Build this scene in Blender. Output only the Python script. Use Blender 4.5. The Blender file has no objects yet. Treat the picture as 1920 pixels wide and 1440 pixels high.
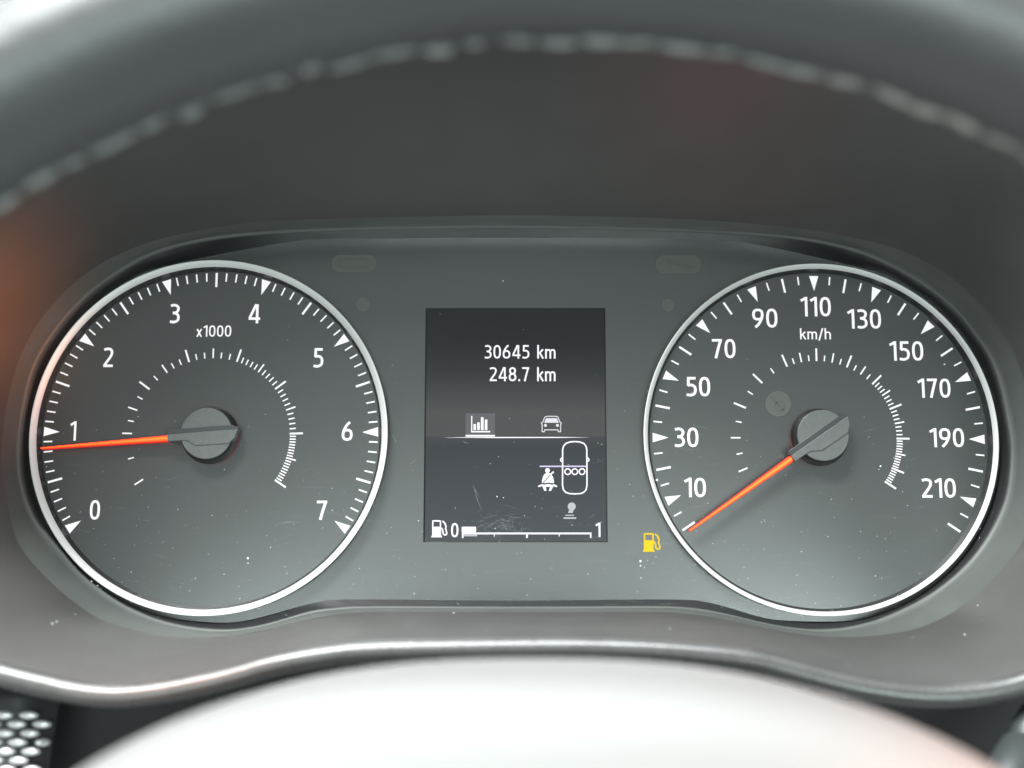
import bpy, bmesh, math, random
from mathutils import Vector, Matrix
R = math.radians
random.seed(7)
scene = bpy.context.scene
MM = 0.001                       # everything below is laid out in millimetres

# ------------------------------------------------------------------ camera
F_PX, W_PX, H_PX = 2577.0, 1920.0, 1440.0
PITCH, DIST = R(9.2), 400.0
DIRV = Vector((0, math.cos(PITCH), math.sin(PITCH)))
UPV = Vector((0, -math.sin(PITCH), math.cos(PITCH)))
RIGHTV = Vector((1, 0, 0))
CAM = -DIST * DIRV
cam_data = bpy.data.cameras.new("camera")
cam_data.sensor_width = 36.0
cam_data.lens = 36.0 * F_PX / W_PX
cam_data.clip_start, cam_data.clip_end = 0.01, 20.0
cam_data.dof.use_dof = True
cam_data.dof.focus_distance = 0.397
cam_data.dof.aperture_fstop = cam_data.lens / 7.0
cam = bpy.data.objects.new("camera", cam_data)
cam.location = CAM * MM
cam.rotation_euler = (R(90) + PITCH, 0, 0)
scene.collection.objects.link(cam)
scene.camera = cam

# ------------------------------------------------------------------ world, lamps, exposure
world = bpy.data.worlds.new("World")
scene.world = world
world.use_nodes = True
bg = world.node_tree.nodes["Background"]
bg.inputs[0].default_value = (0.93, 0.98, 1.0, 1)
bg.inputs[1].default_value = 0.68

def area(name, loc, target, size, radiance, color, size_y=None):
    d = bpy.data.lights.new(name, 'AREA')
    d.shape = 'RECTANGLE'
    d.size = size * MM
    d.size_y = (size_y or size) * MM
    d.energy = radiance * math.pi * d.size * d.size_y
    d.color = color
    o = bpy.data.objects.new(name, d)
    o.location = Vector(loc) * MM
    o.rotation_euler = (Vector(target) - Vector(loc)).to_track_quat('-Z', 'Y').to_euler()
    scene.collection.objects.link(o)
    return o

# daylight through the side window and windscreen, and the bright cabin behind the camera
area("side_window_light", (-300, -620, 620), (0, -60, -70), 380, 84.0, (0.97, 1.0, 0.985), 260)
area("roof_light", (-120, -260, 760), (-40, -120, -70), 800, 70.0, (0.95, 0.99, 1.0), 180)
area("rear_cabin_light", (90, -900, -195), (0, 0, -60), 760, 17.0, (0.84, 1.0, 0.965), 200)
def spot(name, loc, target, deg, watts, color):
    d = bpy.data.lights.new(name, 'SPOT')
    d.energy, d.color, d.spot_size, d.spot_blend, d.shadow_soft_size = watts, color, R(deg), 1.0, 0.02
    o = bpy.data.objects.new(name, d)
    o.location = Vector(loc) * MM
    o.rotation_euler = (Vector(target) - Vector(loc)).to_track_quat('-Z', 'Y').to_euler()
    scene.collection.objects.link(o)
# added spot lamps, no source in view, that tint hood, lip and hub like reflections
spot("orange_tint_spot", (210, -430, -110), (-138, -48, 9), 7, 44.0, (1.0, 0.24, 0.03))
spot("dim_red_tint_spot", (230, -430, -120), (-132, -45, -20), 9, 3.0, (1.0, 0.06, 0.06))
spot("lip_tint_spot", (-300, -420, 150), (-79, -68, -83), 7, 9.0, (1.0, 0.22, 0.06))
spot("red_tint_spot", (90, -420, -150), (52, -70, 62), 9, 3.0, (1.0, 0.10, 0.07))
spot("hub_tint_spot", (420, -420, 60), (104, -185, -96), 12, 22.0, (1.0, 0.36, 0.17))

vs = scene.view_settings
vs.view_transform = 'Standard'
vs.look = 'None'
vs.exposure = 0.0
vs.gamma = 1.0
vs.use_curve_mapping = False
scene.render.engine = 'CYCLES'
scene.cycles.use_denoising = True
scene.cycles.max_bounces = 8
scene.cycles.sample_clamp_indirect = 6.0

# ------------------------------------------------------------------ helpers
def P(px, py, Y=0.0):
    """point of the photograph at depth plane Y (mm) in millimetres"""
    ray = RIGHTV * (px - 960.0) + UPV * (720.0 - py) + DIRV * F_PX
    t = (Y - CAM.y) / ray.y
    return CAM + ray * t

THING = {}
def link(o, parent=None):
    scene.collection.objects.link(o)
    if parent is not None:
        o.parent = parent
        if parent.name in THING:
            o.matrix_parent_inverse = Matrix.Translation(-THING[parent.name])
    return o

def thing(name, label, cat, loc, group=None, kind=None):
    o = bpy.data.objects.new(name, None)
    o.empty_display_size = 0.01
    o.location = Vector(loc) * MM
    scene.collection.objects.link(o)
    THING[o.name] = Vector(loc) * MM
    o["label"] = label
    o["category"] = cat
    if group: o["group"] = group
    if kind: o["kind"] = kind
    return o

def mesh(name, verts, faces, mat, parent=None, smooth=False, loc=None, roty=None):
    me = bpy.data.meshes.new(name)
    me.from_pydata([tuple(Vector(v) * MM) for v in verts], [], faces)
    me.update()
    if smooth:
        me.shade_smooth()
    me.materials.append(mat)
    o = bpy.data.objects.new(name, me)
    link(o, parent)
    return o

def mesh_bm(name, bm, mat, parent=None, smooth=False):
    bmesh.ops.recalc_face_normals(bm, faces=bm.faces)
    me = bpy.data.meshes.new(name)
    bm.to_mesh(me); bm.free()
    me.transform(Matrix.Scale(MM, 4))
    if smooth: me.shade_smooth()
    me.materials.append(mat)
    o = bpy.data.objects.new(name, me)
    return link(o, parent)

# ------------------------------------------------------------------ materials
def material(name, base=(0.5, 0.5, 0.5), rough=0.5, metal=0.0, spec=0.5, bump=None, vary=None, coat=0.0, coat_rough=0.1, emit=None, emit_s=0.0):
    m = bpy.data.materials.new(name)
    m.use_nodes = True
    nt = m.node_tree
    b = nt.nodes["Principled BSDF"]
    b.inputs["Base Color"].default_value = (*base, 1)
    b.inputs["Roughness"].default_value = rough
    b.inputs["Metallic"].default_value = metal
    b.inputs["Specular IOR Level"].default_value = spec
    b.inputs["Coat Weight"].default_value = coat
    b.inputs["Coat Roughness"].default_value = coat_rough
    if emit:
        b.inputs["Emission Color"].default_value = (*emit, 1)
        b.inputs["Emission Strength"].default_value = emit_s
    tc = nt.nodes.new("ShaderNodeTexCoord")
    if vary:                                  # (scale xyz, amount): grain in colour and gloss
        mp = nt.nodes.new("ShaderNodeMapping")
        mp.inputs["Scale"].default_value = vary[0]
        nz = nt.nodes.new("ShaderNodeTexNoise")
        nz.inputs["Scale"].default_value = 1.0
        nz.inputs["Detail"].default_value = 4.0
        nt.links.new(tc.outputs["Object"], mp.inputs["Vector"])
        nt.links.new(mp.outputs[0], nz.inputs["Vector"])
        mx = nt.nodes.new("ShaderNodeMixRGB")
        a = vary[1]
        mx.inputs[1].default_value = (*[c * (1 - a) for c in base], 1)
        mx.inputs[2].default_value = (*[min(1, c * (1 + a)) for c in base], 1)
        nt.links.new(nz.outputs["Fac"], mx.inputs[0])
        nt.links.new(mx.outputs[0], b.inputs["Base Color"])
        mr = nt.nodes.new("ShaderNodeMapRange")
        mr.inputs["To Min"].default_value = max(0.02, rough - (vary[2] if len(vary) > 2 else 0.08))
        mr.inputs["To Max"].default_value = min(1, rough + (vary[2] if len(vary) > 2 else 0.08))
        nt.links.new(nz.outputs["Fac"], mr.inputs["Value"])
        nt.links.new(mr.outputs[0], b.inputs["Roughness"])
    if bump:                                  # (scale, strength, distance mm)
        nb = nt.nodes.new("ShaderNodeTexNoise")
        nb.inputs["Scale"].default_value = bump[0]
        nb.inputs["Detail"].default_value = 3.0
        nt.links.new(tc.outputs["Object"], nb.inputs["Vector"])
        bp = nt.nodes.new("ShaderNodeBump")
        bp.inputs["Strength"].default_value = bump[1]
        bp.inputs["Distance"].default_value = bump[2] * MM
        nt.links.new(nb.outputs["Fac"], bp.inputs["Height"])
        nt.links.new(bp.outputs[0], b.inputs["Normal"])
    return m

def lit(name, col, s, base=None):
    return material(name, base or col, 0.5, spec=0.15, emit=col, emit_s=s)

M = {
    'plate': material('matt_grey_plate', (0.029, 0.032, 0.031), 0.26, spec=0.88, bump=(2600, 0.25, 0.03), vary=((40, 40, 1300), 0.05, 0.008)),
    'wall': material('gloss_black_wall', (0.026, 0.027, 0.028), 0.34, spec=0.4),
    'ring': material('satin_silver_ring', (0.50, 0.495, 0.49), 0.45, metal=0.2),
    'bezel': material('dark_bezel_plastic', (0.076, 0.083, 0.079), 0.5, spec=0.35, bump=(1800, 0.25, 0.03), vary=((120, 120, 120), 0.15)),
    'hood': material('dark_hood_plastic', (0.051, 0.0505, 0.049), 0.42, bump=(1500, 0.3, 0.05), vary=((70, 70, 70), 0.12)),
    'lip': material('grained_lip_plastic', (0.060, 0.061, 0.060), 0.28, bump=(1700, 0.6, 0.09), vary=((160, 160, 160), 0.15)),
    'cap': material('grained_cap_plastic', (0.066, 0.070, 0.069), 0.42, bump=(4200, 0.9, 0.05), vary=((900, 900, 900), 0.25)),
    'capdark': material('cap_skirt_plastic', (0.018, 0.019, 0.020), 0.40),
    'white': lit('backlit_white_print', (0.97, 0.95, 1.0), 0.76, (0.25, 0.25, 0.25)),
    'needle': lit('glowing_orange_needle', (1.0, 0.072, 0.012), 1.12),
    'needle_side': lit('glowing_red_needle_edge', (0.80, 0.012, 0.02), 0.65),
    'needle_core': lit('needle_light_core', (1.0, 0.135, 0.025), 1.2),
    'glow': lit('red_pointer_base', (0.75, 0.01, 0.05), 0.5),
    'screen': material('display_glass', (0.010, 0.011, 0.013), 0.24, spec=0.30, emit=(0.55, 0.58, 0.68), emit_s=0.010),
    'pix': lit('display_white', (0.93, 0.91, 1.0), 0.95, (0.1, 0.1, 0.1)),
    'pix_blue': lit('display_lilac', (0.62, 0.58, 0.92), 0.8, (0.1, 0.1, 0.1)),
    'pix_dim': lit('display_grey', (0.66, 0.66, 0.74), 0.50, (0.1, 0.1, 0.1)),
    'pix_car': lit('display_pale_grey', (0.80, 0.79, 0.88), 0.75, (0.1, 0.1, 0.1)),
    'pix_tab': lit('display_tab_grey', (0.20, 0.20, 0.22), 0.42, (0.02, 0.02, 0.02)),
    'pix_dark': material('display_black', (0.02, 0.02, 0.025), 0.4),
    'amber': lit('lit_amber_symbol', (0.90, 0.63, 0.012), 0.88, (0.12, 0.08, 0.002)),
    'ghost': material('unlit_symbol', (0.062, 0.064, 0.056), 0.32),
    'ghost_dark': material('unlit_symbol_line', (0.05, 0.051, 0.047), 0.32),
    'leather': material('dark_wheel_leather', (0.036, 0.038, 0.040), 0.46, bump=(420, 0.5, 0.4), vary=((45, 45, 45), 0.2)),
    'thread': material('pale_seam_thread', (0.115, 0.12, 0.117), 0.7, bump=(2500, 0.5, 0.1)),
    'hub': material('pale_hub_cover', (0.172, 0.170, 0.168), 0.55, bump=(900, 0.3, 0.08)),
    'dash': material('black_dash_plastic', (0.012, 0.012, 0.013), 0.5, bump=(1500, 0.3, 0.05)),
    'insert': material('dark_insert_base', (0.03, 0.03, 0.033), 0.4),
    'stud': material('silver_insert_relief', (0.75, 0.75, 0.76), 0.3, metal=0.5),
    'stalk': material('stalk_plastic', (0.03, 0.035, 0.035), 0.4),
    'dust': material('dust_speck', (0.62, 0.65, 0.64), 0.9),
}
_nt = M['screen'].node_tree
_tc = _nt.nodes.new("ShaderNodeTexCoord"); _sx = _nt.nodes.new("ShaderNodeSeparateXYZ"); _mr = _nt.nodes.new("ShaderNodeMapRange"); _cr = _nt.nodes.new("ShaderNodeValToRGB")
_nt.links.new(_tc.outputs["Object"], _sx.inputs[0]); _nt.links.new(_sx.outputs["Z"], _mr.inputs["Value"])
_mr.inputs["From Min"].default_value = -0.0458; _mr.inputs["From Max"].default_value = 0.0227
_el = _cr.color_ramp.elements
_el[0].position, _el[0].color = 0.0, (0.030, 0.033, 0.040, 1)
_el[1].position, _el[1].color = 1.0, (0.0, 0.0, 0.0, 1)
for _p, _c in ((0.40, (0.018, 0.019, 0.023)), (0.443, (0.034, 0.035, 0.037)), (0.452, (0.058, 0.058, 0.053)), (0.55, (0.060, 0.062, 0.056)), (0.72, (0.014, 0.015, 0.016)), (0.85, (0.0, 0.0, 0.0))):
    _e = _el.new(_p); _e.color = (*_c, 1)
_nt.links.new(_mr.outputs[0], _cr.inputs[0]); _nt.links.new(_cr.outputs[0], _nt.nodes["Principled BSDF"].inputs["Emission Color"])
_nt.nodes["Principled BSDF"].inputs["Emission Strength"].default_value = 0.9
clear = bpy.data.materials.new('clear_cover')
clear.use_nodes = True
_nt = clear.node_tree
_nt.nodes.remove(_nt.nodes["Principled BSDF"])
_t = _nt.nodes.new("ShaderNodeBsdfTransparent")
_nt.links.new(_t.outputs[0], _nt.nodes["Material Output"].inputs["Surface"])
M['clear'] = clear
scr = bpy.data.materials.new('fine_scratch')
scr.use_nodes = True
_nt = scr.node_tree
_b = _nt.nodes["Principled BSDF"]
_b.inputs["Base Color"].default_value = (0.55, 0.6, 0.58, 1)
_b.inputs["Alpha"].default_value = 0.16
M['scratch'] = scr

# ------------------------------------------------------------------ contours of the cluster opening (photo outline -> real depth)
CT, CS = (-87.1, -15.2), (88.66, -15.75)        # dial centres
def catmull(pts, n=14):
    out, k = [], len(pts)
    for i in range(k):
        p0, p1, p2, p3 = (Vector(pts[(i + j) % k]) for j in (-1, 0, 1, 2))
        for s in range(n):
            t = s / n
            out.append(0.5 * ((2 * p1) + (p2 - p0) * t + (2 * p0 - 5 * p1 + 4 * p2 - p3) * t * t + (3 * p1 - p0 - 3 * p2 + p3) * t ** 3))
    return out

N = 480
PC = Vector((960.0, 815.0))
def polar(pts):
    """resample a closed outline at N even angles round the middle of the cluster"""
    c = catmull([(x, y) for x, y in pts])
    ang = []
    for q in c:
        d = q - PC
        ang.append((math.atan2(-d.y, d.x) % (2 * math.pi), d.length))
    ang.sort()
    ext = [(ang[-1][0] - 2 * math.pi, ang[-1][1])] + ang + [(ang[0][0] + 2 * math.pi, ang[0][1])]
    out, j = [], 0
    for i in range(N):
        a = 2 * math.pi * i / N
        while ext[j + 1][0] < a: j += 1
        a0, r0 = ext[j]; a1, r1 = ext[j + 1]
        f = 0 if a1 - a0 < 1e-9 else (a - a0) / (a1 - a0)
        r = r0 + (r1 - r0) * f
        out.append((PC.x + r * math.cos(a), PC.y - r * math.sin(a)))
    # light smoothing
    for _ in range(2):
        out = [tuple((out[i - 1][k] + 2 * out[i][k] + out[(i + 1) % N][k]) / 4 for k in (0, 1)) for i in range(N)]
    return out

def to_px(p):
    q = Vector(p) - CAM; z = q.dot(DIRV)
    return (960 + F_PX * q.dot(RIGHTV) / z, 720 - F_PX * q.dot(UPV) / z)
def arc_px(c, r, a0, a1, n): return [to_px((c[0] + r * math.cos(R(a0 + (a1 - a0) * i / n)), 0.45, c[1] + r * math.sin(R(a0 + (a1 - a0) * i / n)))) for i in range(n + 1)]
A_PX = [(960,446),(750,447),(550,453)] + arc_px(CT, 52.9, 108, 262, 14) + [(430,1168),(480,1160),(530,1146),(585,1131),(650,1124),(960,1126),
        (1260,1124),(1330,1130),(1390,1146),(1450,1162)] + arc_px(CS, 52.6, -84, 72, 14) + [(1380,453),(1170,447)]
B_PX = [(960,428),(700,431),(500,439),(380,452),(280,480),(194,531),(150,569),(111,613),(69,680),(50,745),(38,820),(40,900),(64,971),(92,1006),(123,1042),(151,1075),(189,1105),(236,1136),(300,1163),(365,1177),(430,1181),(480,1175),(530,1162),(578,1147),(630,1140),(700,1137),(960,1138),
        (1200,1137),(1270,1138),(1330,1145),(1390,1158),(1450,1172),(1520,1181),(1580,1178),(1640,1164),(1682,1147),(1732,1122),(1779,1089),(1820,1050),(1851,1008),(1876,961),(1890,917),(1896,840),(1887,780),(1876,727),(1857,672),(1829,630),(1796,588),(1751,549),(1696,513),(1630,481),(1560,460),(1460,445),(1260,434)]
C_PX = [(960,404),(600,411),(450,420),(320,443),(250,465),(194,491),(139,531),(106,563),(72,605),(44,655),(25,705),(11,769),(3,840),(7,905),(27,1001),(47,1039),(83,1079),(118,1112),(165,1148),(212,1171),(300,1192),(360,1196),(430,1192),(490,1182),(540,1170),(590,1158),(650,1150),(720,1147),(960,1147),
        (1200,1147),(1270,1149),(1330,1156),(1390,1167),(1450,1180),(1510,1190),(1580,1195),(1640,1192),(1682,1187),(1723,1178),(1773,1156),(1809,1133),(1848,1100),(1884,1061),(1920,1011),(1938,940),(1944,860),(1936,780),(1922,715),(1909,683),(1884,630),(1848,583),(1807,541),(1757,502),(1682,467),(1585,443),(1460,424),(1260,410)]
D_PX = [(960,-20),(500,15),(120,110),(-180,350),(-260,700),(-235,1000),(-140,1190),(0,1242),(69,1260),(137,1276),(189,1283),(240,1283),(292,1277),(330,1270),(425,1250),(500,1228),(600,1210),(700,1201),(960,1197),
        (1110,1197),(1260,1203),(1410,1218),(1510,1243),(1610,1268),(1710,1282),(1785,1284),(1860,1275),(1920,1259),(2050,1190),(2150,1000),(2180,700),(2100,350),(1800,110),(1400,10)]
A2, B2, C2, D2 = polar(A_PX), polar(B_PX), polar(C_PX), polar(D_PX)
def smooth01(t):
    t = max(0.0, min(1.0, t)); return t * t * (3 - 2 * t)
rowA = [P(x, y, 0.45) for x, y in A2]
rowB = [P(x, y, -9.0) for x, y in B2]
rowC = [P(x, y, -9.0 - 13.0 * (1 - 0.25 * smooth01((y - 1100) / 60))) for x, y in C2]
def depth_d(y): return -66 - 19 * smooth01((1150 - y) / 900)
rowD = [P(x, y, depth_d(y)) for x, y in D2]

def loft(rows, closed=True):
    v, f = [], []
    for r in rows: v += [tuple(p) for p in r]
    n = len(rows[0])
    for k in range(len(rows) - 1):
        for i in range(n if closed else n - 1):
            j = (i + 1) % n
            f.append((k * n + i, k * n + j, (k + 1) * n + j, (k + 1) * n + i))
    return v, f
def mixrow(r0, r1, t, u=None):
    u = t if u is None else u
    out = []
    for a, b in zip(r0, r1):
        out.append(Vector((a.x + (b.x - a.x) * u, a.y + (b.y - a.y) * t, a.z + (b.z - a.z) * u)))
    return out
def offset_row(row, out_d, dy):
    """shift a closed row outwards in its plane by out_d and in depth by dy"""
    n = len(row); res = []
    for i in range(n):
        t = row[(i + 2) % n] - row[i - 2]
        nrm = Vector((t.z, 0, -t.x))
        if nrm.length < 1e-9: nrm = Vector((row[i].x, 0, row[i].z))
        nrm.normalize()
        res.append(Vector((row[i].x + nrm.x * out_d, row[i].y + dy, row[i].z + nrm.z * out_d)))
    return res

# ------------------------------------------------------------------ dashboard hood round the cluster
hood = thing('instrument_hood', 'dark grey plastic hood arching around the gauges with a wavy lower lip', 'dashboard hood', (0, -60, -76))
rows = [rowC] + [mixrow(rowC, rowD, t, t ** 1.12) for t in (0.04, 0.1, 0.2, 0.3, 0.4, 0.5, 0.6, 0.7, 0.8, 0.88, 0.95)] + [rowD]
v, f = loft(rows)
mesh('hood_lining', v, f, M['hood'], hood, True)
lipD = [p + Vector((0, -0.02, 0.0)) for p in rowD]
lr = 2.3
prof = [(0, 0)]
for a in range(0, 181, 18):
    prof.append((lr * (1 - math.cos(R(a))) * 1.15 - 0.0, -lr * math.sin(R(a)) * 1.0))
prof += [(lr * 2.6, 10), (lr * 3.2, 24), (lr * 3.6, 60)]
rows = [offset_row(lipD, o + 0.05, d) for o, d in prof]
v, f = loft(rows)
mesh('rolled_lip', v, f, M['lip'], hood, True)

# ------------------------------------------------------------------ instrument panel: face plate, bezel, clear cover, lamps
panel = thing('instrument_cluster', 'matt grey instrument cluster panel filling the space between the two round gauges', 'instrument cluster', (0, 0, -64))
SX0, SX1, SZ0, SZ1 = -25.4, 27.4, -45.8, 22.7       # display opening in mm
def plate():
    bm = bmesh.new()
    outer = [bm.verts.new((p.x, 0.45, p.z)) for p in offset_row(rowA, 1.2, 0)[::2]]
    loops = [outer]
    for c in (CT, CS):
        loops.append([bm.verts.new((c[0] + 49.9 * math.cos(2 * math.pi * i / 128), 0.45, c[1] + 49.9 * math.sin(2 * math.pi * i / 128))) for i in range(128)])
    loops.append([bm.verts.new((x, 0.45, z)) for x, z in ((SX0, SZ0), (SX1, SZ0), (SX1, SZ1), (SX0, SZ1))])
    es = []
    for L in loops:
        for i in range(len(L)): es.append(bm.edges.new((L[i], L[(i + 1) % len(L)])))
    bmesh.ops.triangle_fill(bm, use_beauty=True, use_dissolve=False, edges=es, normal=(0, -1, 0))
    # drop triangles that fell into the openings
    kill = []
    for fc in bm.faces:
        c = fc.calc_center_median()
        if any(math.hypot(c.x - q[0], c.z - q[1]) < 49.5 for q in (CT, CS)) or (SX0 < c.x < SX1 and SZ0 < c.z < SZ1): kill.append(fc)
    bmesh.ops.delete(bm, geom=kill, context='FACES_ONLY')
    return bm
mesh_bm('face_plate', plate(), M['plate'], panel)
rows = [rowA, mixrow(rowA, rowB, 0.5), mixrow(rowA, rowB, 0.93)]
v, f = loft(rows); mesh('inner_bezel_wall', v, f, M['wall'], panel, True)
rb = mixrow(rowA, rowB, 0.93)
rows = [rb, mixrow(rowA, rowB, 1.0, 0.96), offset_row(rowB, 0.25, -0.35), offset_row(rowB, 0.8, -0.4), mixrow(rowB, rowC, 0.3, 0.26), mixrow(rowB, rowC, 0.6, 0.56), mixrow(rowB, rowC, 0.9, 0.9), rowC]
v, f = loft(rows); mesh('outer_bezel', v, f, M['bezel'], panel, True)
cover_y = -8.2
cr = mixrow(rowA, rowB, (0.45 - cover_y) / 9.45, (0.45 - cover_y) / 9.45)[::4]
bm = bmesh.new()
bm.faces.new([bm.verts.new((p.x, cover_y, p.z)) for p in cr])
bmesh.ops.triangulate(bm, faces=bm.faces)
cover = mesh_bm('clear_cover', bm, M['clear'], panel)

# ------------------------------------------------------------------ flat print helpers (photo pixels on a depth plane)
def flat(name, polys, Y, mat, parent):
    v, f = [], []
    for poly in polys:
        k = len(v)
        v += [tuple(P(x, y, Y)) for x, y in poly]
        f.append(tuple(range(k, k + len(poly))))
    return mesh(name, v, f, mat, parent)
def ribbon(pts, w, closed=False):
    """quads (pixel space) along a polyline"""
    pts = [Vector(p) for p in pts]
    n = len(pts); L, Rr = [], []
    for i in range(n):
        if closed: a, b, c = pts[i - 1], pts[i], pts[(i + 1) % n]
        else: a, b, c = pts[max(i - 1, 0)], pts[i], pts[min(i + 1, n - 1)]
        d1 = (b - a).normalized() if (b - a).length > 1e-6 else (c - b).normalized()
        d2 = (c - b).normalized() if (c - b).length > 1e-6 else d1
        n1 = Vector((-d1.y, d1.x)); n2 = Vector((-d2.y, d2.x))
        m = n1 + n2
        m = m.normalized() if m.length > 1e-6 else n1
        s = min(1.8, 1 / max(0.3, m.dot(n1))) * w / 2
        L.append(b + m * s); Rr.append(b - m * s)
    q = []
    for i in range(n if closed else n - 1):
        j = (i + 1) % n
        q.append([tuple(L[i]), tuple(L[j]), tuple(Rr[j]), tuple(Rr[i])])
    return q
def rect(x0, y0, x1, y1): return [(x0, y0), (x1, y0), (x1, y1), (x0, y1)]
def disc(x, y, r, n=20): return [(x + r * math.cos(2 * math.pi * i / n), y + r * math.sin(2 * math.pi * i / n)) for i in range(n)]

# letterforms drawn as pen strokes: (width, [polylines]) in a box of height 1
def _oval(cx, cy, rx, ry, e=2.5, n=36):
    return [(cx + rx * math.copysign(abs(math.cos(t)) ** (2 / e), math.cos(t)), cy + ry * math.copysign(abs(math.sin(t)) ** (2 / e), math.sin(t))) for t in [2 * math.pi * i / n for i in range(n + 1)]]
GLYPH = {
    '0': (.56, [('o', _oval(.28, .5, .205, .43))]),
    '1': (.37, [('l', [(.29, 0), (.29, 1)]), ('l', [(.03, .80), (.27, .94)])]),
    '2': (.54, [('c', [(.05, .875), (.13, .915), (.24, .93), (.36, .91), (.44, .84), (.46, .73), (.43, .61), (.36, .48), (.26, .34), (.16, .20), (.085, .09)]), ('l', [(.03, .07), (.53, .07)])]),
    '3': (.53, [('c', [(.05, .90), (.19, .932), (.33, .91), (.42, .83), (.435, .72), (.39, .61), (.30, .55), (.16, .53)]), ('c', [(.16, .53), (.32, .505), (.42, .42), (.455, .29), (.42, .16), (.32, .09), (.19, .065), (.03, .095)])]),
    '4': (.62, [('l', [(.455, 0), (.455, .99)]), ('l', [(.40, .985), (.075, .27)]), ('l', [(.03, .245), (.61, .245)])]),
    '5': (.53, [('l', [(.48, .93), (.07, .93)]), ('l', [(.13, .93), (.115, .55)]), ('c', [(.10, .565), (.24, .585), (.36, .55), (.44, .455), (.458, .315), (.425, .17), (.325, .09), (.19, .065), (.03, .095)])]),
    '6': (.57, [('o', _oval(.285, .315, .21, .245)), ('c', [(.42, .975), (.30, .86), (.19, .70), (.11, .52), (.076, .36)])]),
    '7': (.53, [('l', [(.02, .93), (.52, .93)]), ('c', [(.45, .93), (.37, .66), (.28, .33), (.20, 0)])]),
    '8': (.56, [('o', _oval(.28, .735, .18, .195, 2.3)), ('o', _oval(.28, .29, .205, .225, 2.4))]),
    '9': (.57, [('o', _oval(.285, .685, .21, .245)), ('c', [(.15, .025), (.27, .14), (.38, .30), (.46, .48), (.494, .64)])]),
    'k': (.46, [('l', [(.07, 0), (.07, 1)]), ('l', [(.42, .68), (.12, .35)]), ('l', [(.19, .43), (.43, 0)])]),
    'm': (.76, [('l', [(.07, 0), (.07, .70)]), ('c', [(.07, .50), (.13, .60), (.24, .64), (.34, .60), (.38, .46), (.38, .2), (.38, 0)]), ('c', [(.38, .50), (.44, .60), (.55, .64), (.65, .60), (.69, .46), (.69, .2), (.69, 0)])]),
    'h': (.50, [('l', [(.07, 0), (.07, 1)]), ('c', [(.07, .48), (.14, .60), (.26, .64), (.38, .60), (.43, .46), (.43, .2), (.43, 0)])]),
    'x': (.45, [('l', [(.04, 0), (.40, .68)]), ('l', [(.40, 0), (.04, .68)])]),
    '/': (.36, [('l', [(.03, -.12), (.33, 1.0)])]),
    '.': (.18, [('l', [(.09, 0), (.09, .15)])]),
    ' ': (.34, []),
}
def _open_curve(pts, n=5):
    out = []
    for i in range(len(pts) - 1):
        p0, p1, p2, p3 = (Vector(pts[min(max(i + j, 0), len(pts) - 1)]) for j in (-1, 0, 1, 2))
        for s_ in range(n):
            t = s_ / n
            out.append(0.5 * ((2 * p1) + (p2 - p0) * t + (2 * p0 - 5 * p1 + 4 * p2 - p3) * t * t + (3 * p1 - p0 - 3 * p2 + p3) * t ** 3))
    return out + [Vector(pts[-1])]
_fonts = {}
def glyph_mesh(text, w, h, pen=0.14, gap=0.10):
    """text as a mesh of pen strokes, fitted to w x h millimetres, in the XZ plane round its centre"""
    key = (text, round(w, 2), round(h, 2), pen)
    if key in _fonts: return _fonts[key]
    quads, x = [], 0.0
    for ch in text:
        gw, strokes = GLYPH[ch]
        for kind, pts in strokes:
            line = [Vector((p[0] + x, p[1])) for p in (_open_curve(pts) if kind == 'c' else pts)]
            quads.append(ribbon(line[:-1], pen, True) if kind == 'o' else ribbon(line, pen))
        x += gw + gap
    allp = [p for st in quads for q in st for p in q]
    x0, x1 = min(p[0] for p in allp), max(p[0] for p in allp)
    y0, y1 = min(p[1] for p in allp), max(p[1] for p in allp)
    vv, ff = [], []
    for k, st in enumerate(quads):
        for q in st:
            b = len(vv)
            vv += [(((p[0] - (x0 + x1) / 2) / (x1 - x0) * w) * MM, -0.008 * (k % 4) * MM, ((p[1] - (y0 + y1) / 2) / (y1 - y0) * h) * MM) for p in q]
            ff.append((b, b + 1, b + 2, b + 3))
    me = bpy.data.meshes.new('print')
    me.from_pydata(vv, [], ff); me.update()
    _fonts[key] = me
    return me
def text_px(name, text, x0, y0, x1, y1, Y, mat, parent, pen=0.14):
    a, b = P(x0, y1, Y), P(x1, y0, Y)
    me = glyph_mesh(text, b.x - a.x, b.z - a.z, pen)
    if not me.materials: me.materials.append(mat)
    o = bpy.data.objects.new(name, me)
    o.location = ((a + b) / 2) * MM
    o.location.y = Y * MM
    return link(o, parent)

# ------------------------------------------------------------------ a round gauge
MARK_Y = -0.07
def tick_data(name, r0, r1, w):
    me = bpy.data.meshes.new(name)
    me.from_pydata([(r0 * MM, 0, -w / 2 * MM), (r1 * MM, 0, -w / 2 * MM), (r1 * MM, 0, w / 2 * MM), (r0 * MM, 0, w / 2 * MM)], [], [(0, 1, 2, 3)])
    me.materials.append(M['white']); return me
def tri_data(r0, r1, w):
    me = bpy.data.meshes.new('scale_triangle')
    me.from_pydata([(r0 * MM, 0, 0), (r1 * MM, 0, -w / 2 * MM), (r1 * MM, 0, w / 2 * MM)], [], [(0, 1, 2)])
    me.materials.append(M['white']); return me
TD = {'short': tick_data('tick_mark', 45.8, 48.3, 0.42), 'long': tick_data('tick_mark', 44.1, 48.35, 0.62),
      'S': tick_data('tick_mark', 22.85, 24.6, 0.36), 'M': tick_data('tick_mark', 22.85, 25.7, 0.42), 'L': tick_data('tick_mark', 22.8, 26.6, 0.52),
      'tri': tri_data(43.8, 48.35, 2.75)}
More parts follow.
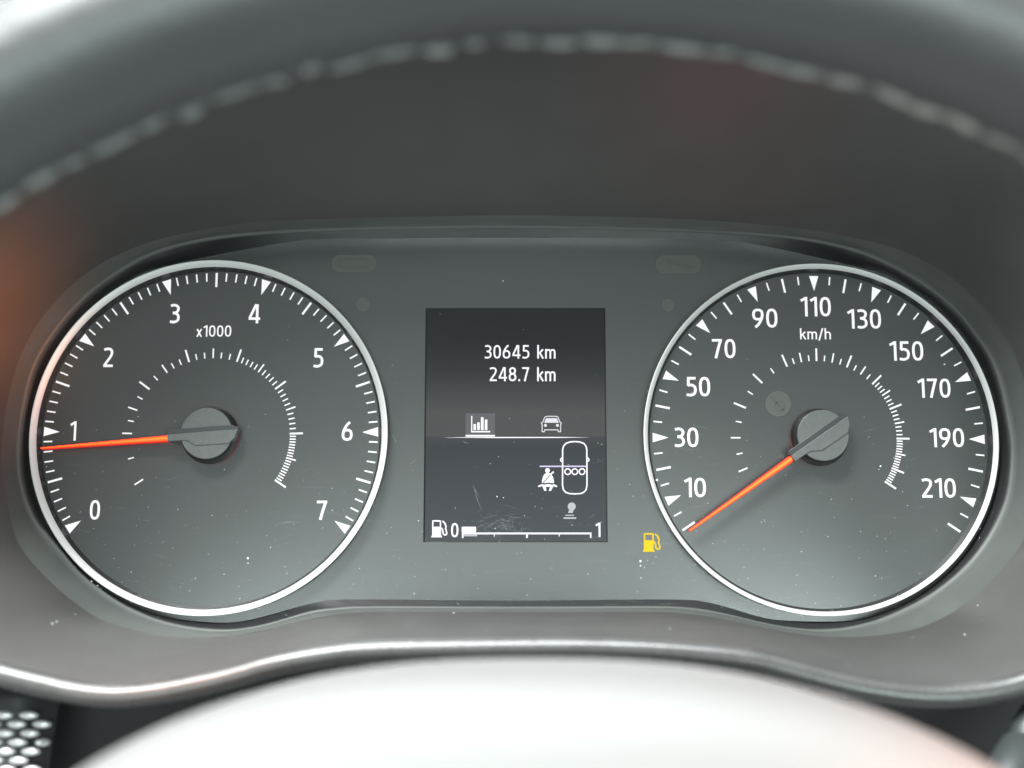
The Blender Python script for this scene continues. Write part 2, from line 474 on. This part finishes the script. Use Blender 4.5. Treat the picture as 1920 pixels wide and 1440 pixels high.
def put_tick(kind, c, ang, parent, s=1.0):
    o = bpy.data.objects.new('scale_triangle' if kind == 'tri' else 'tick_mark', TD[kind])
    o.location = (c[0] * MM, MARK_Y * MM, c[1] * MM)
    o.rotation_euler = (0, -R(ang), 0)
    o.scale = (s, 1, s)
    return link(o, parent)

def ring_rows(c, prof, n=160):
    rows = []
    for r, y in prof:
        rows.append([Vector((c[0] + r * math.cos(2 * math.pi * i / n), y, c[1] + r * math.sin(2 * math.pi * i / n))) for i in range(n)])
    return rows

def gauge_body(root, c, rr):
    n = 160
    v = [(c[0] + 49.2 * math.cos(2 * math.pi * i / n), 0, c[1] + 49.2 * math.sin(2 * math.pi * i / n)) for i in range(n)]
    face = mesh('dial_face', v, [tuple(range(n))], M['plate'], root)
    v, f = loft(ring_rows(c, [(48.75, 0.3), (48.85, -0.05), (49.6, -2.3)], n)); mesh('recess_wall', v, f, M['wall'], root, True)
    prof = [(49.6, -2.3), (49.64, -2.42), (49.74, -2.5), (rr - 0.3, -3.5), (rr - 0.12, -3.5), (rr, -3.35)]
    v, f = loft(ring_rows(c, prof, n)); mesh('bezel_ring', v, f, M['ring'], root, True)
    v, f = loft(ring_rows(c, [(rr, -3.35), (rr - 0.1, -1.0), (rr - 0.15, 0.6)], n)); mesh('ring_skirt', v, f, M['capdark'], root, True)
    return face

def prism(name, poly, y0, y1, mat, parent, chamfer=0.0):
    """solid with outline poly (local u,v), from depth y0 (far) to y1 (near)"""
    bm = bmesh.new()
    fr = bm.faces.new([bm.verts.new((x, y0, z)) for x, z in poly])
    ret = bmesh.ops.extrude_face_region(bm, geom=[fr])
    vs_ = [g for g in ret['geom'] if isinstance(g, bmesh.types.BMVert)]
    bmesh.ops.translate(bm, verts=vs_, vec=(0, y1 - y0, 0))
    if chamfer:
        top = [e for e in bm.edges if all(abs(q.co.y - y1) < 1e-6 for q in e.verts)]
        bmesh.ops.bevel(bm, geom=top, offset=chamfer, segments=2, affect='EDGES', profile=0.5)
    return mesh_bm(name, bm, mat, parent)

def pointer(root, c, ang, length, tilt):
    """needle with its cap; local u runs towards the tip, v is the counter-clockwise side"""
    ca, sa = math.cos(R(ang)), math.sin(R(ang))
    def T(u, v): return (c[0] + u * ca - v * sa, c[1] + u * sa + v * ca)
    bar = [(11.1, -0.45), (11.1, 1.45), (5.7, 1.55), (4.6, 2.35), (2.9, 3.3), (-6.3, 3.4), (-8.0, 1.9), (-9.0, -0.3), (-9.0, -0.45)]
    ptr = prism('pointer', [T(*q) for q in bar], -2.6, -6.35, M['cap'], root, 0.12)
    strip = [(10.9, -1.95), (10.9, -0.42), (-9.0, -0.42), (-9.3, -1.0), (-7.0, -1.95)]
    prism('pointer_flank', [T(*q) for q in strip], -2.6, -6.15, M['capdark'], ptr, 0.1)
    under = [(11.0, -1.9), (11.0, 1.5), (5.0, 1.6), (5.0, -1.9)]
    n = 64
    cap = prism('hub_cap', [(c[0] + 7.35 * math.cos(2 * math.pi * i / n), c[1] + 7.35 * math.sin(2 * math.pi * i / n)) for i in range(n)], -5.0, -6.0, M['cap'], ptr, 0.18)
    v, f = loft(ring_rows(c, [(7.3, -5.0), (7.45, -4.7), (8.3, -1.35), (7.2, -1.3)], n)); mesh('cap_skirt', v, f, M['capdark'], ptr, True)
    prism('glowing_base', [(c[0] + 8.05 * math.cos(2 * math.pi * i / n), c[1] + 8.05 * math.sin(2 * math.pi * i / n)) for i in range(n)], -0.05, -1.3, M['glow'], ptr)
    # needle: red sides, glowing ridge on top
    b0, b1, vc = 0.98, 0.36, 0.3
    x0, x1 = 11.0, length
    def body(w0, w1, y0, y1, t0, t1, name, mat):
        vv, ff = [], []
        for u, w, t in ((x0, w0, t0), (x1, w1, t1)):
            vo = vc + tilt * (u - x0)
            for dv, y in ((-w, y0), (w, y0), (w * t, y1), (-w * t, y1)):
                x, z = T(u, vo + dv); vv.append((x, y, z))
        ff = [(0, 1, 5, 4), (1, 2, 6, 5), (2, 3, 7, 6), (3, 0, 4, 7), (0, 3, 2, 1), (4, 5, 6, 7)]
        return mesh(name, vv, ff, mat, ptr)
    nd = body(b0, b1, -2.9, -4.3, 0.88, 0.75, 'needle', M['needle_side'])
    body(b0 * 0.80, b1 * 0.7, -4.3, -4.75, 0.8, 0.6, 'needle_ridge', M['needle'])
    body(b0 * 0.30, b1 * 0.22, -4.75, -4.85, 0.8, 0.6, 'needle_core', M['needle_core'])
    return ptr

# ---- tachometer
tach = thing('tachometer', 'round tachometer reading just below 1, silver ring and orange needle', 'gauge', (CT[0], 0, CT[1] - 51), 'round dials of the cluster')
face = gauge_body(tach, CT, 51.45)
U0, DU = 213.9, -35.42
for i in range(71):
    a = U0 + DU * i / 10
    put_tick('tri' if i % 10 == 0 else 'long' if i % 5 == 0 else 'short', CT, a, face)
inner = [(213.45, 'M'), (195.9, 'S'), (178.3, 'M'), (169.5, 'S'), (160.95, 'M'), (152.1, 'S'), (143.35, 'L'), (134.5, 'S'), (125.75, 'M'), (119.9, 'S'), (114.1, 'S'), (108.1, 'L'), (102.3, 'S'), (96.4, 'S'), (90.35, 'M'), (84.6, 'S'), (78.5, 'S'), (72.6, 'L')]
for a0, a1, n, k in ((72.6, 54.9, 5, 'M'), (54.9, 36.95, 5, 'L'), (36.95, 19.25, 5, 'M'), (19.25, 1.6, 5, 'L'), (1.6, -16.1, 9, 'M'), (-16.1, -34.05, 9, 'L')):
    inner += [(a0 + (a1 - a0) * j / n, 'S') for j in range(1, n)] + [(a1, k)]
for a, k in inner: put_tick(k, CT, a, face)
def num(txt, cx, cy, w, parent, h=36.5, name='numeral', pen=0.13):
    return text_px(name, txt, cx - w / 2, cy - h / 2, cx + w / 2, cy + h / 2, MARK_Y, M['white'], parent, pen)
for txt, x, y, w in (('0', 178, 956, 20.5), ('1', 137, 808, 13.5), ('2', 203, 670, 20), ('3', 328, 588, 20), ('4', 477, 588, 23), ('5', 597, 671, 19.5), ('6', 651, 808, 21), ('7', 603.5, 957, 20)):
    num(txt, x, y, w, face)
num('x1000', 401, 621, 66, face, 22, 'multiplier_text', 0.125)
pointer(tach, CT, 184.55, 47.6, 0.0)

# ---- speedometer
speedo = thing('speedometer', 'round speedometer marked in km/h with its orange needle resting at zero', 'gauge', (CS[0], 0, CS[1] - 51), 'round dials of the cluster')
face = gauge_body(speedo, CS, 50.95)
SC = 0.992
for i in range(45):
    v_ = 5 * i
    a = 202.5 - 22.56 * (v_ - 10) / 20
    put_tick('tri' if (v_ - 10) % 20 == 0 else 'long' if v_ % 10 == 0 else 'short', CS, a, face, SC)
inner = [(202.85, 'M'), (191.4, 'S'), (180.0, 'M'), (168.6, 'S'), (157.25, 'L'), (145.9, 'S'), (134.65, 'L'), (123.1, 'S'), (111.95, 'L'), (106.3, 'S'), (100.65, 'M'), (95.05, 'S'), (89.5, 'L'), (83.8, 'S'), (78.0, 'M'), (72.15, 'S'), (66.6, 'L'), (61.0, 'S'), (55.35, 'M'), (49.7, 'S'), (44.1, 'L')]
for a0, a1, n, k in ((44.1, 33.1, 4, 'M'), (33.1, 21.8, 4, 'L'), (21.8, 10.5, 4, 'M'), (10.5, -0.6, 4, 'L'), (-0.6, -11.7, 6, 'M'), (-11.7, -22.9, 6, 'L'), (-22.9, -34.2, 6, 'L')):
    inner += [(a0 + (a1 - a0) * j / n, 'S') for j in range(1, n)] + [(a1, k)]
for a, k in inner: put_tick(k, CS, a, face, 0.988)
for txt, x, y, w in (('10', 1303, 914, 40), ('30', 1287, 820, 44), ('50', 1309, 725, 44), ('70', 1357, 654, 43), ('90', 1434, 597, 46), ('110', 1529, 575, 56), ('130', 1620, 598, 62), ('150', 1699, 658, 62), ('170', 1751, 728, 60), ('190', 1775, 821, 63), ('210', 1760, 915, 62)):
    num(txt, x, y, w, face)
num('km/h', 1529, 627, 57, face, 24, 'unit_text', 0.115)
cl = flat('unlit_symbol', [disc(1459, 757, 24, 40)], MARK_Y, M['ghost'], face)
flat('symbol_mark', ribbon([(1446 + 0, 745), (1470, 770)], 4) + ribbon(disc(1462, 762, 9, 16), 3, True), MARK_Y - 0.03, M['ghost_dark'], cl)
pointer(speedo, CS, 214.75, 46.9, 0.0)

# ------------------------------------------------------------------ warning and indicator symbols on the plate
def pump(ox, oy, s):
    """fuel pump symbol, unit box about 1 x 1.05"""
    T = lambda pts: [(ox + x * s, oy + y * s) for x, y in pts]
    polys = [T(rect(0.05, 0.40, 0.60, 0.97)), T(rect(0.0, 0.95, 0.65, 1.05)), T(rect(0.05, 0.02, 0.13, 0.42)), T(rect(0.52, 0.02, 0.60, 0.42)), T(rect(0.10, 0.0, 0.55, 0.09))]
    hose = [(0.68, 0.05), (0.85, 0.2), (0.9, 0.38), (0.87, 0.5), (0.95, 0.78), (0.92, 0.88), (0.82, 0.91), (0.73, 0.84), (0.70, 0.62), (0.64, 0.5), (0.58, 0.5)]
    return polys + ribbon(T(hose), 0.085 * s) + [T([(0.68, 0.05), (0.9, 0.22), (0.92, 0.4), (0.80, 0.3), (0.78, 0.18)])]
flat('fuel_warning_symbol', pump(1205.5, 999.5, 33.5), 0.36, M['amber'], panel)
def rrect(x0, y0, x1, y1, r, n=6):
    o = []
    for cx, cy, a0 in ((x1 - r, y0 + r, -90), (x1 - r, y1 - r, 0), (x0 + r, y1 - r, 90), (x0 + r, y0 + r, 180)):
        for i in range(n + 1):
            a = R(a0 + 90 * i / n); o.append((cx + r * math.cos(a), cy + r * math.sin(a)))
    return o
g = flat('unlit_indicator', [rrect(622, 478, 705, 510, 14)], 0.37, M['ghost'], panel)
flat('indicator_line', ribbon(rrect(636, 486, 690, 502, 7), 3, True), 0.33, M['ghost_dark'], g)
g = flat('unlit_indicator', [rrect(1230, 479, 1314, 513, 14)], 0.37, M['ghost'], panel)
flat('indicator_line', ribbon([(1250, 489), (1270, 496), (1300, 501)], 6), 0.33, M['ghost_dark'], g)
flat('unlit_lamp', [disc(681, 571, 13)], 0.37, M['ghost'], panel)
flat('unlit_lamp', [disc(1253, 572, 12)], 0.37, M['ghost'], panel)

# ------------------------------------------------------------------ trip display
disp = thing('trip_display', 'dark rectangular screen showing 30645 km and 248.7 km between the gauges', 'display', (1, 0, SZ0))
v = [(SX0 + .02, 0.47, SZ0 + .02), (SX1 - .02, 0.47, SZ0 + .02), (SX1 - .02, 0.47, SZ1 - .02), (SX0 + .02, 0.47, SZ1 - .02), (SX0 + .45, 1.25, SZ0 + .45), (SX1 - .45, 1.25, SZ0 + .45), (SX1 - .45, 1.25, SZ1 - .45), (SX0 + .45, 1.25, SZ1 - .45)]
mesh('screen_frame', v, [(0, 1, 5, 4), (1, 2, 6, 5), (2, 3, 7, 6), (3, 0, 4, 7)], M['plate'], disp)
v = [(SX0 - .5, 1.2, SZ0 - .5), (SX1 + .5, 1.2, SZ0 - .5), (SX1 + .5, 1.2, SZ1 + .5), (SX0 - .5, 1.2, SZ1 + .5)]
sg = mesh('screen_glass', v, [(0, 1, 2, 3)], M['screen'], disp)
SY = 1.12
K = 5.0526
G = lambda pts: [(780 + x / K, 760 + y / K) for x, y in pts]
GR = lambda *a: G(rect(*a))
text_px('odometer_text', '30645 km', 908.6, 646.3, 1041.6, 673.2, SY, M['pix'], sg, 0.122)
text_px('trip_text', '248.7 km', 918, 688, 1041.6, 715.6, SY, M['pix'], sg, 0.122)
text_px('fuel_scale_text', '0', 845.7, 980.7, 859.6, 1007.4, SY, M['pix'], sg, 0.14)
text_px('fuel_scale_text', '1', 1116.5, 980, 1125.8, 1007, SY, M['pix'], sg, 0.14)
flat('tab_highlight', [GR(470, 75, 748, 276)], SY + 0.04, M['pix_tab'], sg)
flat('tab_underline', [GR(470, 280, 748, 296)], SY, M['pix'], sg)
flat('bar_chart_symbol', [GR(523, 100, 533, 243), GR(523, 243, 703, 256), GR(545, 178, 568, 234), GR(580, 162, 604, 234), GR(615, 113, 640, 234), GR(652, 135, 676, 234)], SY - 0.02, M['pix'], sg)
flat('divider_line', [G([(260, 304.5), (470, 301.5), (760, 299.5), (1350, 299.5), (1650, 303.5), (1350, 308.5), (760, 310), (470, 307)])], SY, M['pix'], sg)
car = [(1195, 250), (1195, 182), (1187, 168), (1202, 158), (1220, 112), (1240, 104), (1325, 104), (1345, 112), (1363, 158), (1377, 168), (1370, 182), (1370, 250), (1349, 250), (1345, 232), (1220, 232), (1215, 250)]
flat('car_symbol', [q for q in ribbon(G(car), 8.5 / K, True)] + [G(disc(1226, 190, 14)), G(disc(1340, 190, 14)), G([(1215, 165), (1232, 122), (1335, 122), (1352, 165)])], SY, M['pix_car'], sg)
top = [(1389, 560), (1389, 420), (1397, 388), (1420, 361), (1458, 347), (1505, 343), (1552, 347), (1590, 361), (1611, 388), (1618, 420), (1619, 570), (1620, 755), (1612, 798), (1590, 824), (1558, 836), (1505, 839), (1452, 836), (1418, 824), (1396, 798), (1388, 755)]
flat('car_outline_symbol', ribbon(G(top), 13 / K, True) + ribbon(G([(1386, 492), (1369, 512), (1372, 527), (1386, 532)]), 11 / K) + ribbon(G([(1622, 492), (1639, 512), (1636, 527), (1622, 532)]), 11 / K), SY, M['pix'], sg)
flat('seat_row_line', ribbon(G([(1172, 578), (1384, 578)]), 13 / K) + ribbon(G([(1396, 578), (1612, 578)]), 13 / K), SY, M['pix_blue'], sg)
for x in (1437, 1504, 1573):
    flat('seat_symbol', ribbon(G(disc(x, 628, 27, 24)), 12 / K, True), SY - 0.01, M['pix'], sg)
flat('belted_person_symbol', [G(disc(1246, 617, 23)), G([(1236, 638), (1214, 655), (1200, 682), (1192, 728), (1196, 738), (1255, 732), (1304, 738), (1308, 728), (1300, 682), (1285, 660), (1258, 638)]),
      G([(1155, 763), (1192, 747), (1210, 752), (1255, 745), (1292, 752), (1307, 747), (1340, 763), (1334, 776), (1302, 766), (1279, 810), (1257, 810), (1271, 772), (1229, 772), (1237, 810), (1215, 810), (1196, 764), (1161, 776)])], SY, M['pix'], sg)
bl = flat('seat_belt_symbol', ribbon(G([(1200, 737), (1282, 652)]), 8 / K), SY - 0.03, M['pix_dark'], sg)
flat('belt_anchor_symbol', ribbon(G([(1272, 658), (1304, 628)]), 15 / K), SY - 0.04, M['pix'], sg)
flat('gear_lever_symbol', [G(disc(1475, 958, 38, 28)), G([(1452, 985), (1498, 985), (1484, 1020), (1440, 1020)]), GR(1415, 1037, 1497, 1047), GR(1398, 1060, 1518, 1076)], SY, M['pix_dim'], sg)
flat('fuel_pump_symbol', pump(780 + 145 / K, 760 + 1088 / K, 155 / K), SY, M['pix'], sg)
flat('fuel_gauge_line', [GR(435, 1205, 1662, 1222), GR(435, 1222, 450, 1258), GR(1648, 1222, 1662, 1256), GR(1043, 1222, 1060, 1256), GR(738, 1222, 745, 1242), GR(1352, 1222, 1360, 1242)], SY, M['pix'], sg)
flat('fuel_level_bar', [GR(433, 1150, 568, 1203)], SY, M['pix'], sg)
flat('fuel_level_shade', [GR(452, 1224, 580, 1241)], SY, M['pix_dim'], sg)

# ------------------------------------------------------------------ dust and scratches on the clear cover
def specks(items, name, parent):
    vv, ff = [], []
    for x, y, z, r in items:
        k = len(vv); n = 6; a0 = random.random() * 6.28; e = random.uniform(0.6, 1.0); th = random.random() * 3.14
        for i in range(n):
            a = a0 + 2 * math.pi * i / n; q = r * random.uniform(0.7, 1.15)
            u, w = q * math.cos(a), q * e * math.sin(a)
            vv.append((x + u * math.cos(th) - w * math.sin(th), y, z + u * math.sin(th) + w * math.cos(th)))
        vv.append((x, y - r * 0.5, z))
        for i in range(n): ff.append((k + i, k + (i + 1) % n, k + n))
    o = mesh(name, vv, ff, M['dust'], parent)
    o["kind"] = "stuff"
    return o
items = []
for px, py, r in ((465, 1047, .34), (465, 1056, .22), (1201, 1052, .42), (1201, 1061, .25), (943, 527, .26), (1651, 874, .30), (1648, 880, .16), (1771, 683, .28), (1905, 978, .42), (160, 1115, .34), (1683, 1167, .36), (1706, 1180, .34), (1048, 1140, .30), (1885, 1060, .28), (172, 1090, .22), (183, 1098, .2), (1232, 900, .36), (932, 931, .2), (944, 933, .16)):
    p = P(px, py, cover_y - 0.1); items.append((p.x, p.y, p.z, r))
for _ in range(420):
    px = random.uniform(60, 1890); py = 1160 - abs(random.gauss(0, 1)) * 210
    if py < 520: continue
    p = P(px, py, cover_y - 0.1); items.append((p.x, p.y, p.z, 0.05 + 0.09 * random.random() ** 2))
# keep only the specks that lie on the cover
def inside(p, ring):
    c = False; n = len(ring)
    for i in range(n):
        a, b = ring[i], ring[i - 1]
        if (a.z > p[2]) != (b.z > p[2]) and p[0] < (b.x - a.x) * (p[2] - a.z) / (b.z - a.z) + a.x: c = not c
    return c
items = [q for q in items if inside(q, cr)]
specks(items, 'dust', cover)
vv, ff = [], []
def scratch(x0, y0, x1, y1, w):
    a, b = P(x0, y0, cover_y - 0.05), P(x1, y1, cover_y - 0.05)
    d = (b - a); d.y = 0
    if d.length < 1e-6: return
    n = Vector((-d.z, 0, d.x)).normalized() * w / 2
    m = (a + b) / 2 + Vector((-d.z, 0, d.x)) * random.uniform(-0.06, 0.06)
    k = len(vv)
    vv.extend([tuple(a), tuple(m - n), tuple(b), tuple(m + n)]); ff.append((k, k + 1, k + 2, k + 3))
for _ in range(90):                                             # the rubbed patch on the display
    x = random.gauss(925, 26); y = 985 + random.gauss(0, 11) + (925 - x) * 0.12
    a = random.gauss(0.25, 0.55); l = random.uniform(6, 26)
    scratch(x, y, x + l * math.cos(a), y + l * math.sin(a), random.uniform(.05, .11))
for q in ((884, 905, 900, 935), (888, 910, 905, 960), (865, 826, 880, 832), (768, 872, 779, 862), (735, 815, 745, 835), (512, 984, 570, 979)):
    scratch(*q, 0.16)
for _ in range(260):
    x = random.uniform(90, 1850); y = 1150 - abs(random.gauss(0, 1)) * 150
    if y < 560: continue
    a = random.gauss(0, 0.25); l = random.uniform(8, 60)
    if inside(P(x, y, cover_y), cr) and inside(P(x + l, y, cover_y), cr):
        scratch(x, y, x + l * math.cos(a), y + l * math.sin(a), random.uniform(.03, .08))
hd = []
for _ in range(130):
    i = random.randrange(N)
    px, py = C2[i]
    if py < 1010 or (400 < px < 1500 and random.random() < 0.85): continue
    t = random.uniform(0.05, 0.97)
    p = mixrow([rowC[i]], [rowD[i]], t, t ** 1.12)[0]
    hd.append((p.x, p.y - 0.15, p.z + 0.12, 0.08 + 0.22 * random.random() ** 3))
specks(hd, 'dust', hood)
o = mesh('scratches', vv, ff, M['scratch'], cover); o["kind"] = "stuff"

# ------------------------------------------------------------------ steering wheel in front
WY = -190.0
apex = P(1046, 62, WY)
R_IN, R_T, R_TY = 154.0, 12.7, 16.0
wc = Vector((apex.x, WY, apex.z - R_IN))
RM = R_IN + R_T
wheel = thing('steering_wheel', 'dark leather steering wheel rim and pale hub cover, blurred in front of the gauges', 'steering wheel', tuple(wc))
def torus(c, rm, rt, ry, n=220, m=40):
    vv, ff = [], []
    for i in range(n):
        a = 2 * math.pi * i / n
        for j in range(m):
            b = 2 * math.pi * j / m
            rr = rm + rt * math.cos(b)
            vv.append((c.x + rr * math.cos(a), c.y + ry * math.sin(b), c.z + rr * math.sin(a)))
    for i in range(n):
        for j in range(m):
            i2, j2 = (i + 1) % n, (j + 1) % m
            ff.append((i * m + j, i2 * m + j, i2 * m + j2, i * m + j2))
    return vv, ff
vv, ff = torus(wc, RM, R_T, R_TY)
rim = mesh('rim', vv, ff, M['leather'], wheel, True)
# seam along the inner edge: one stitch mesh, many copies
def stitch_mesh():
    bm = bmesh.new()
    bmesh.ops.create_uvsphere(bm, u_segments=10, v_segments=6, radius=1.0)
    for q in bm.verts: q.co = Vector((q.co.x * 3.0, q.co.y * 0.7, q.co.z * 0.95)) * MM
    me = bpy.data.meshes.new('stitch'); bm.to_mesh(me); bm.free(); me.materials.append(M['thread']); me.shade_smooth(); return me
sm = stitch_mesh()
step = 6.6 / R_IN
for k in range(-20, 21):
    a = math.pi / 2 + k * step + random.uniform(-.006, .006)
    b = math.pi - R(12) + random.uniform(-.09, .09)
    rr = RM + (R_T + 0.1) * math.cos(b); y = WY + (R_TY + 0.1) * math.sin(b)
    o = bpy.data.objects.new('stitch', sm)
    o.location = Vector((wc.x + rr * math.cos(a), y, wc.z + rr * math.sin(a))) * MM
    o.rotation_euler = (0, -(a - math.pi / 2) + random.uniform(-.18, .18), 0)
    q = random.uniform(0.6, 1.5); o.scale = (q, 1, random.uniform(0.55, 1.35))
    link(o, rim)
# hub cover
def hub():
    vv, ff = [], []
    c = Vector((4.4, 0, -134.2)); n = 160
    prof = [(1.0, -128), (1.0, -158), (0.995, -166), (0.975, -172.5), (0.94, -177), (0.89, -180), (0.82, -182), (0.7, -184), (0.5, -185.5), (0.25, -186.5)]
    for s, y in prof:
        for i in range(n):
            a = 2 * math.pi * i / n
            ca, sa = math.cos(a), math.sin(a)
            ex, ez = 2 / 2.45, 2 / 2.2
            x = 99.5 * math.copysign(abs(ca) ** ex, ca); z = 60.5 * math.copysign(abs(sa) ** ez, sa)
            vv.append((c.x + x * s, y, c.z + z * s))
    for k in range(len(prof) - 1):
        for i in range(n):
            j = (i + 1) % n; ff.append((k * n + i, k * n + j, (k + 1) * n + j, (k + 1) * n + i))
    ff.append(tuple(range((len(prof) - 1) * n, len(prof) * n)))
    return vv, ff
vv, ff = hub()
mesh('hub_cover', vv, ff, M['hub'], wheel, True)

# ------------------------------------------------------------------ dashboard below the hood
dash = thing('dashboard', 'black dashboard plastic in shadow below the hood lip', 'dashboard', (0, -20, -130))
bm = bmesh.new()
bmesh.ops.create_grid(bm, x_segments=40, y_segments=8, size=0.5)
for q in bm.verts:
    x, t = q.co.x * 420, q.co.y + 0.5
    q.co = Vector((x, -6 - 24 * t - 8 * (x / 210) ** 2, -150 + 75 * t))
mesh_bm('lower_panel', bm, M['dash'], dash, True)
# left edge block with a relief pattern of small silver lozenges
x0, x1 = -165, P(95, 1340, -52).x
ztop = P(50, 1312, -52).z
bm = bmesh.new()
for t, (dy, dz) in enumerate(((30, 6), (8, 5.2), (1.5, 2.6), (0, 0), (0, -60))):
    for i in range(24):
        u = i / 23
        x = x0 + (x1 - x0) * u
        bend = 6.0 * max(0, u - 0.8) ** 2 * 25
        bm.verts.new((x - (0.11 * max(0, -dz) if u > .7 else 0) * (u - .7) / .3, -52 + dy + bend, ztop + dz - 1.2 * (u > 0.9) * (u - .9) * 10))
bm.verts.ensure_lookup_table()
for t in range(4):
    for i in range(23):
        a = t * 24 + i; bm.faces.new((bm.verts[a], bm.verts[a + 1], bm.verts[a + 25], bm.verts[a + 24]))
ins = mesh_bm('relief_insert', bm, M['insert'], dash, True)
def lozenge():
    bm = bmesh.new()
    bmesh.ops.create_uvsphere(bm, u_segments=12, v_segments=6, radius=1.0)
    for q in bm.verts: q.co = Vector((math.copysign(abs(q.co.x) ** 1.25, q.co.x) * 2.5, q.co.y * 0.8, q.co.z * 1.0)) * MM
    me = bpy.data.meshes.new('relief_lozenge'); bm.to_mesh(me); bm.free(); me.materials.append(M['stud']); me.shade_smooth(); return me
lz = lozenge()
for r_ in range(9):
    for c_ in range(-1, 5):
        px = 52 - 47 * c_ + (23 if r_ % 2 else 0) + r_ * 2.2 + 1
        px = (7 + 47 * c_) + (23.5 if r_ % 2 else 0) + r_ * 1.0
        py = 1341 + 17 * r_ - (4 if c_ > 1 else 0) * 0
        lim = 100 - (py - 1340) * 0.27
        if px > lim or px < -40: continue
        if py > 1450: continue
        p = P(px, py, -52)
        o = bpy.data.objects.new('relief_lozenge', lz)
        p = P(px, py, -52.2 + (3.0 * max(0, (px - 60) / 40) ** 2))
        o.location = p * MM
        if px > 80: o.rotation_euler = (0, 0, R(35)); o.scale = (0.8, 1, 1)
        link(o, ins)
# control stalk in the lower corner
st = thing('control_stalk', 'dark control stalk tip in the shadowed lower corner under the speedometer', 'stalk', tuple(P(1930, 1440, -60)))
a, b = P(1955, 1330, -60), P(1890, 1470, -72)
d = (b - a).normalized(); u = d.cross(Vector((0, 1, 0))).normalized(); w = d.cross(u)
vv, ff = [], []
prof = [(0, 0.01), (0.02, 3.5), (0.1, 4.6), (0.45, 5.2), (0.47, 4.7), (0.52, 4.7), (0.54, 5.4), (1.0, 6.4), (1.6, 7.0)]
for t, r_ in prof:
    for i in range(24):
        q = 2 * math.pi * i / 24
        vv.append(tuple(a + (b - a) * t + u * (r_ * math.cos(q)) + w * (r_ * math.sin(q))))
for k in range(len(prof) - 1):
    for i in range(24):
        j = (i + 1) % 24; ff.append((k * 24 + i, k * 24 + j, (k + 1) * 24 + j, (k + 1) * 24 + i))
mesh('stalk_body', vv, ff, M['stalk'], st, True)
